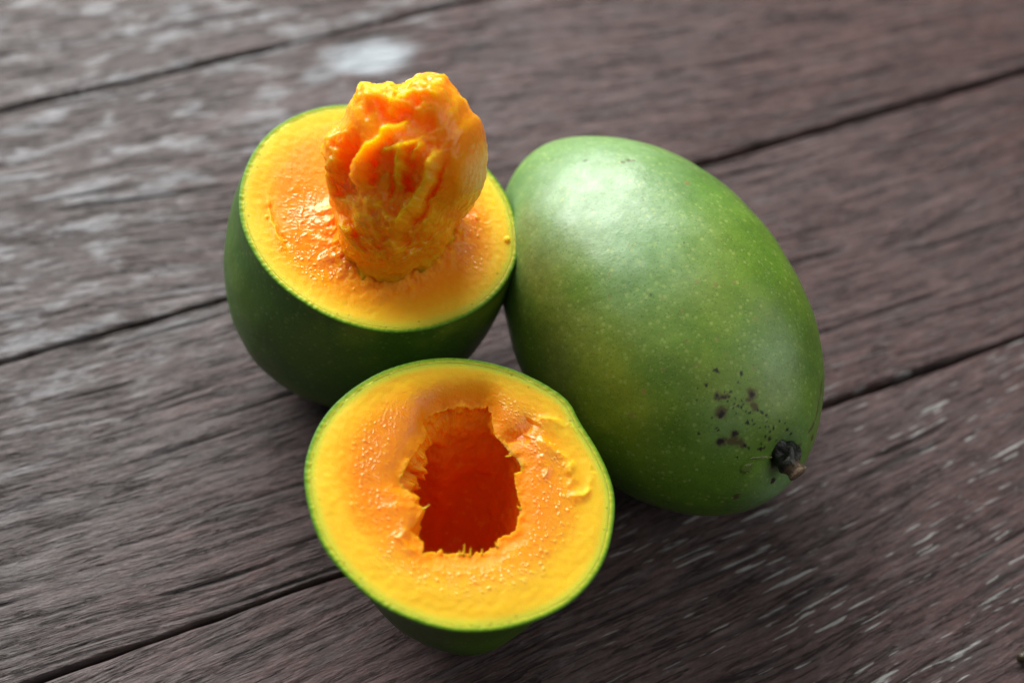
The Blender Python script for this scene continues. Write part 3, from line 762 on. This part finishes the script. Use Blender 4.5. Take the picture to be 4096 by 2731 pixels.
orB = sstep(0.001, 0.012, dR) * 0.85 + 0.25 * sstep(0.01, 0.03, dR) - 0.25 * g2(PX1, (1330, 700), 90, 220) + 0.15 * g2(PX1, (450, 550), 200, 200)
outB = []
for t in np.linspace(1, 0.02, 30):
    S = HB.section(innerB, min(t, 0.9995)); c = HB.cm - HB.n * 0.03; outB.append(c + (S - c) * 0.985)
outB = np.array(outB)
nB = UVB.shape[0]
Vb = np.concatenate([TOPB.reshape(-1, 3), outB.reshape(-1, 3)]); off = nB * NA
Fb = np.concatenate([grid_faces(nB, NA, True), grid_faces(30, NA, True, off), np.stack([off + 29 * NA + jj, off + 29 * NA + j2, j2, jj], 1)])
fb = lambda A, v: np.concatenate([A.reshape(-1), np.full(padn, v)])
mesh_np('flesh', Vb - orgB, Fb, M_FLESH, backh, dict(edge=fb(edgeB, 0), orange=fb(orB, 0.3), deep=fb(orB * 0, 0), wet=fb(wetB, 0)))

# ---- the pulp-covered stone
outl = [(990,55),(1060,62),(1110,65),(1130,110),(1165,150),(1190,160),(1215,220),(1260,250),(1275,300),(1287,370),(1292,440),(1278,520),(1248,600),(1215,650),(1165,700),(1130,735),(1112,795),(1062,855),(1000,905),(930,950),(855,985),(785,970),(718,930),(668,880),(632,820),(616,770),(608,700),(598,640),(578,560),(570,480),(575,390),(590,300),(648,250),(660,190),(708,150),(728,95),(758,104),(800,112),(850,97),(910,122),(950,100)]
PC = (930, 520)
oc = c1(PC)
dcen = ray(*oc); CEN = CAM_LOC + dcen * ((0.083 - CAM_LOC[2]) / dcen[2])
mpp = (-((CEN - CAM_LOC) @ back)) / FPX * 0.893          # metres per crop pixel at the stone
op = (np.array(outl, float) - np.array(PC)) * np.array([1, -1]) * mpp
NS, NP = 420, 640
th = np.linspace(0.004, math.pi - 0.004, NS); ph = np.linspace(-math.pi, math.pi, NP, endpoint=False)
# poles of the grid lie along the view-facing axis so that the sculpted front is evenly meshed
S3 = np.stack([np.sin(th)[:, None] * np.cos(ph), np.sin(th)[:, None] * np.sin(ph), np.cos(th)[:, None] * np.ones(NP)], -1)
def ell(S):      # upright ellipsoid, in world axes, sampled by view-frame directions
    W = S[..., :1] * right + S[..., 1:2] * up_ + S[..., 2:] * back
    k = 1 / np.sqrt((W[..., 0] / 0.0236) ** 2 + (W[..., 1] / 0.0225) ** 2 + (W[..., 2] / 0.037) ** 2)
    return W * k[..., None]
E = ell(S3)
e_u, e_v, e_w = E @ right, E @ up_, E @ back
# silhouette radius of the ellipsoid towards each image angle
rs_e = np.zeros(NP)
qp = (project(CEN + E) - oc) / 0.893 * mpp
angp = np.arctan2(-qp[..., 1], qp[..., 0]); rp = np.hypot(qp[..., 0], qp[..., 1])
bins = np.round((angp + math.pi) / (2 * math.pi) * 180).astype(int) % 180
mx = np.zeros(180); np.maximum.at(mx, bins.ravel(), rp.ravel())
mx = (mx + np.roll(mx, 1) + np.roll(mx, -1)) / 3
bang = -math.pi + np.arange(180) / 180 * 2 * math.pi
rt = star_radius(poly_resample(op, 3000, 1), np.zeros(2), bang)
scl = np.interp(angp.ravel(), np.concatenate([bang, [math.pi]]), np.concatenate([rt / mx, [rt[0] / mx[0]]])).reshape(angp.shape)
wt = sstep(0.1, 0.6, rp / np.interp(angp.ravel(), np.concatenate([bang, [math.pi]]), np.concatenate([mx, [mx[0]]])).reshape(rp.shape))
scl_s = 1.0 * (1 - wt) * scl.mean() + wt * scl
e_u, e_v = e_u * scl_s, e_v * scl_s
XC = (project(CEN + e_u[..., None] * right + e_v[..., None] * up_ + e_w[..., None] * back) - np.array([800, 250])) / 0.893           # crop pixel of every vertex
front_m = sstep(-0.15, 0.35, S3[..., 2])
XN = np.concatenate([XC, np.zeros(XC.shape[:-1] + (1,))], -1)
warp = 22 * np.stack([perlin(XN * .012), perlin(XN * .012 + 9)], -1) + 7 * np.stack([perlin(XN * .035 + 4), perlin(XN * .035 + 19)], -1) + 5 * np.stack([perlin(XN * .085 + 2), perlin(XN * .085 + 11)], -1)
XW = XC + warp
def asym(poly, hgt, wl, wr, pw=1.2):
    d, sd, al = seg_dist(XW, poly)
    w = np.where(sd > 0, wr, wl)
    env = np.minimum(1, np.minimum(al, 1 - al) * 5 + 0.15)
    return hgt * np.exp(-(d / w) ** pw) * env
X3 = np.stack([e_u, e_v, e_w], -1)
def slit(poly, dep, w): return -dep * asym(poly, 1, w, w, 1.8)
D = np.zeros(XC.shape[:-1])
# broad forms: scooped middle, channel behind the left shell, shell edge, overhanging top, bulging base
D -= 0.0058 * g2(XW, (900, 440), 170, 200)
D -= 0.0062 * asym([(715, 320), (690, 380), (668, 450), (652, 540), (668, 620)], 1, 46, 54, 2.4)
D += 0.0045 * asym([(605, 300), (588, 400), (588, 520), (608, 640)], 1, 36, 24, 1.8)
D -= 0.0020 * asym([(790, 250), (880, 235), (1000, 270), (1060, 330)], 1, 38, 38, 2)
D += 0.0030 * asym([(690, 170), (800, 135), (900, 150), (1000, 110), (1110, 120)], 1, 50, 50, 2)
D += 0.0035 * g2(XW, (1180, 470), 90, 200)
D += 0.0012 * asym([(600, 770), (660, 870), (760, 930), (860, 960)], 1, 36, 46, 2)
D += 0.0010 * asym([(900, 920), (1000, 915), (1080, 860), (1120, 780)], 1, 40, 50, 1.8)
D -= 0.0030 * g2(XW, (820, 800), 100, 60)
# standing flakes of pulp, each with one sheer side
D += 0.0085 * asym([(935, 245), (860, 285), (800, 340), (735, 388), (705, 440), (690, 515), (715, 590)], 1, 80, 14, 1.3)
D += 0.0060 * asym([(815, 420), (855, 394), (902, 372), (910, 430), (897, 500), (906, 570)], 1, 13, 55, 1.3)
D += 0.0055 * asym([(985, 355), (962, 410), (938, 470), (925, 520)], 1, 14, 40, 1.3)
D += 0.0080 * asym([(1088, 400), (1062, 450), (1022, 540), (1005, 602), (960, 660), (930, 722), (870, 752)], 1, 12, 75, 1.3)
D += 0.0040 * asym([(745, 590), (800, 640), (850, 690), (880, 750)], 1, 22, 40, 1.5)
D += 0.0032 * asym([(600, 690), (640, 740), (700, 760)], 1, 20, 30, 1.5)
D += slit([(792, 430), (772, 490), (778, 560)], 0.0035, 16) + slit([(945, 430), (925, 520), (930, 590)], 0.0055, 20) + slit([(868, 440), (860, 520), (850, 600)], 0.0028, 14)
D += slit([(1082, 465), (1036, 590), (990, 685), (905, 770)], 0.0040, 16) + slit([(640, 650), (690, 730), (710, 800)], 0.0030, 18) + slit([(960, 790), (1040, 765), (1110, 715)], 0.0026, 15)
for _ in range(5):          # soft pulp: round off the hard creases
    D[1:-1] = 0.25 * D[:-2] + 0.5 * D[1:-1] + 0.25 * D[2:]
    D = 0.25 * np.roll(D, 1, 1) + 0.5 * D + 0.25 * np.roll(D, -1, 1)
cen_m = g2(XC, (870, 520), 200, 240); low_m = g2(XC, (820, 850), 300, 170); top_m = g2(XC, (890, 130), 330, 80)
torn_n = fbm(np.stack([e_u * 190, e_v * 110, e_w * 120], -1) + 3, 3)
grain = fbm(X3 * 420 + 6, 2)
D = D + 0.0013 * torn_n * cen_m + 0.0036 * torn_n * low_m + 0.0018 * fbm(X3 * 170 + 5, 3) * top_m + 0.00045 * grain * np.clip(cen_m + low_m + top_m, 0, 1)
D *= 0.98 * front_m
roughm = np.clip(0.3 + 0.7 * cen_m + 0.7 * low_m + 0.7 * top_m - 0.5 * g2(XC, (1190, 430), 110, 230), 0.08, 1.0)
disp = 0.0008 * fbm(X3 * 80 + 5, 2) * (0.4 + roughm) + 0.00030 * np.clip(perlin(X3 * 700), 0, 1) * (0.25 + roughm) + 0.00010 * fbm(X3 * 500, 2) + 0.0013 * fbm(X3 * 240 + 4, 3) * (top_m + 0.7 * g2(XC, (590, 420), 40, 190)) + 0.0006 * fbm(X3 * 260 + 9, 3) * sstep(0.5, -0.2, S3[..., 2])
Pw = CEN + e_u[..., None] * right + e_v[..., None] * up_ + (e_w + D)[..., None] * back
radl = X3 / np.linalg.norm(X3, axis=-1)[..., None]
radw = radl[..., :1] * right + radl[..., 1:2] * up_ + radl[..., 2:] * back
Pw = Pw + radw * disp[..., None]
# the foot of the pulp flares out and clings to the cut face
hgt = (Pw - HB.c0) @ HB.n
ax_d = Pw - CEN; ax_d = ax_d - (ax_d @ HB.n)[..., None] * HB.n; ax_d /= np.linalg.norm(ax_d, axis=-1)[..., None] + 1e-9
flare = np.clip(1 - hgt / 0.011, 0, 1) ** 2
Pw = Pw + ax_d * (flare * (0.0008 + 0.0030 * fbm(X3 * 170 + 7, 3)))[..., None]
# ragged lips lean sideways a little where the relief is high
lean = np.clip(D, 0, None) * 0.25
Pw = Pw - right * lean[..., None] * front_m[..., None]
orS = np.clip(0.80 - 12 * D + 0.25 * fbm(X3 * 70, 2) - 0.22 * g2(XC, (900, 120), 330, 80), 0.48, 0.92)
deepS = np.zeros(D.shape)
wetS = np.clip(0.60 + 0.4 * fbm(X3 * 90 + 2, 2), 0, 1)
Ns = NS * NP
Vp = np.concatenate([Pw.reshape(-1, 3), Pw[0].mean(0)[None], Pw[-1].mean(0)[None]])
j = np.arange(NP); j2_ = (j + 1) % NP
Fp = np.concatenate([grid_faces(NS, NP, True, flip=True), np.stack([np.full(NP, Ns), j, j2_, np.full(NP, -1)], 1), np.stack([np.full(NP, Ns + 1), (NS - 1) * NP + j2_, (NS - 1) * NP + j, np.full(NP, -1)], 1)])
ep = lambda A: np.concatenate([A.reshape(-1), [A[0].mean(), A[-1].mean()]])
sp = mesh_np('pulp_covered_stone', Vp - orgB, Fp, M_PULP, backh, dict(orange=ep(orS), deep=ep(deepS), wet=ep(wetS), edge=ep(orS * 0)))
sp['label'] = 'ragged orange pulp clinging to the mango stone'

# ------------------------------------------------------------------ the small dark crumb at the right edge
cr = on_plane(4082, 2618, np.zeros(3), np.array([0, 0, 1.0]))
tt = np.linspace(0, 1, 12)
cv, cf = tube(np.array([cr[0] - 0.0015, cr[1] - 0.002, 0.0022]) + tt[:, None] * np.array([0.006, 0.004, 0.0004]), 0.0017 * np.sin(np.pi * (0.12 + 0.76 * tt)) ** 0.7, 20, 5, 0.35, 500)
cv[:, 2] -= cv[:, 2].min() + 0.0004
crumb = mesh_np('bark_crumb', cv - np.array([cr[0], cr[1], 0]), cf, M_STEM, None, dict(sap=np.full(len(cv), 0.7)))
crumb.location = (cr[0], cr[1], 0)
crumb['label'] = 'small dark crumb of bark lying on the plank at the right edge'
crumb['category'] = 'crumb'
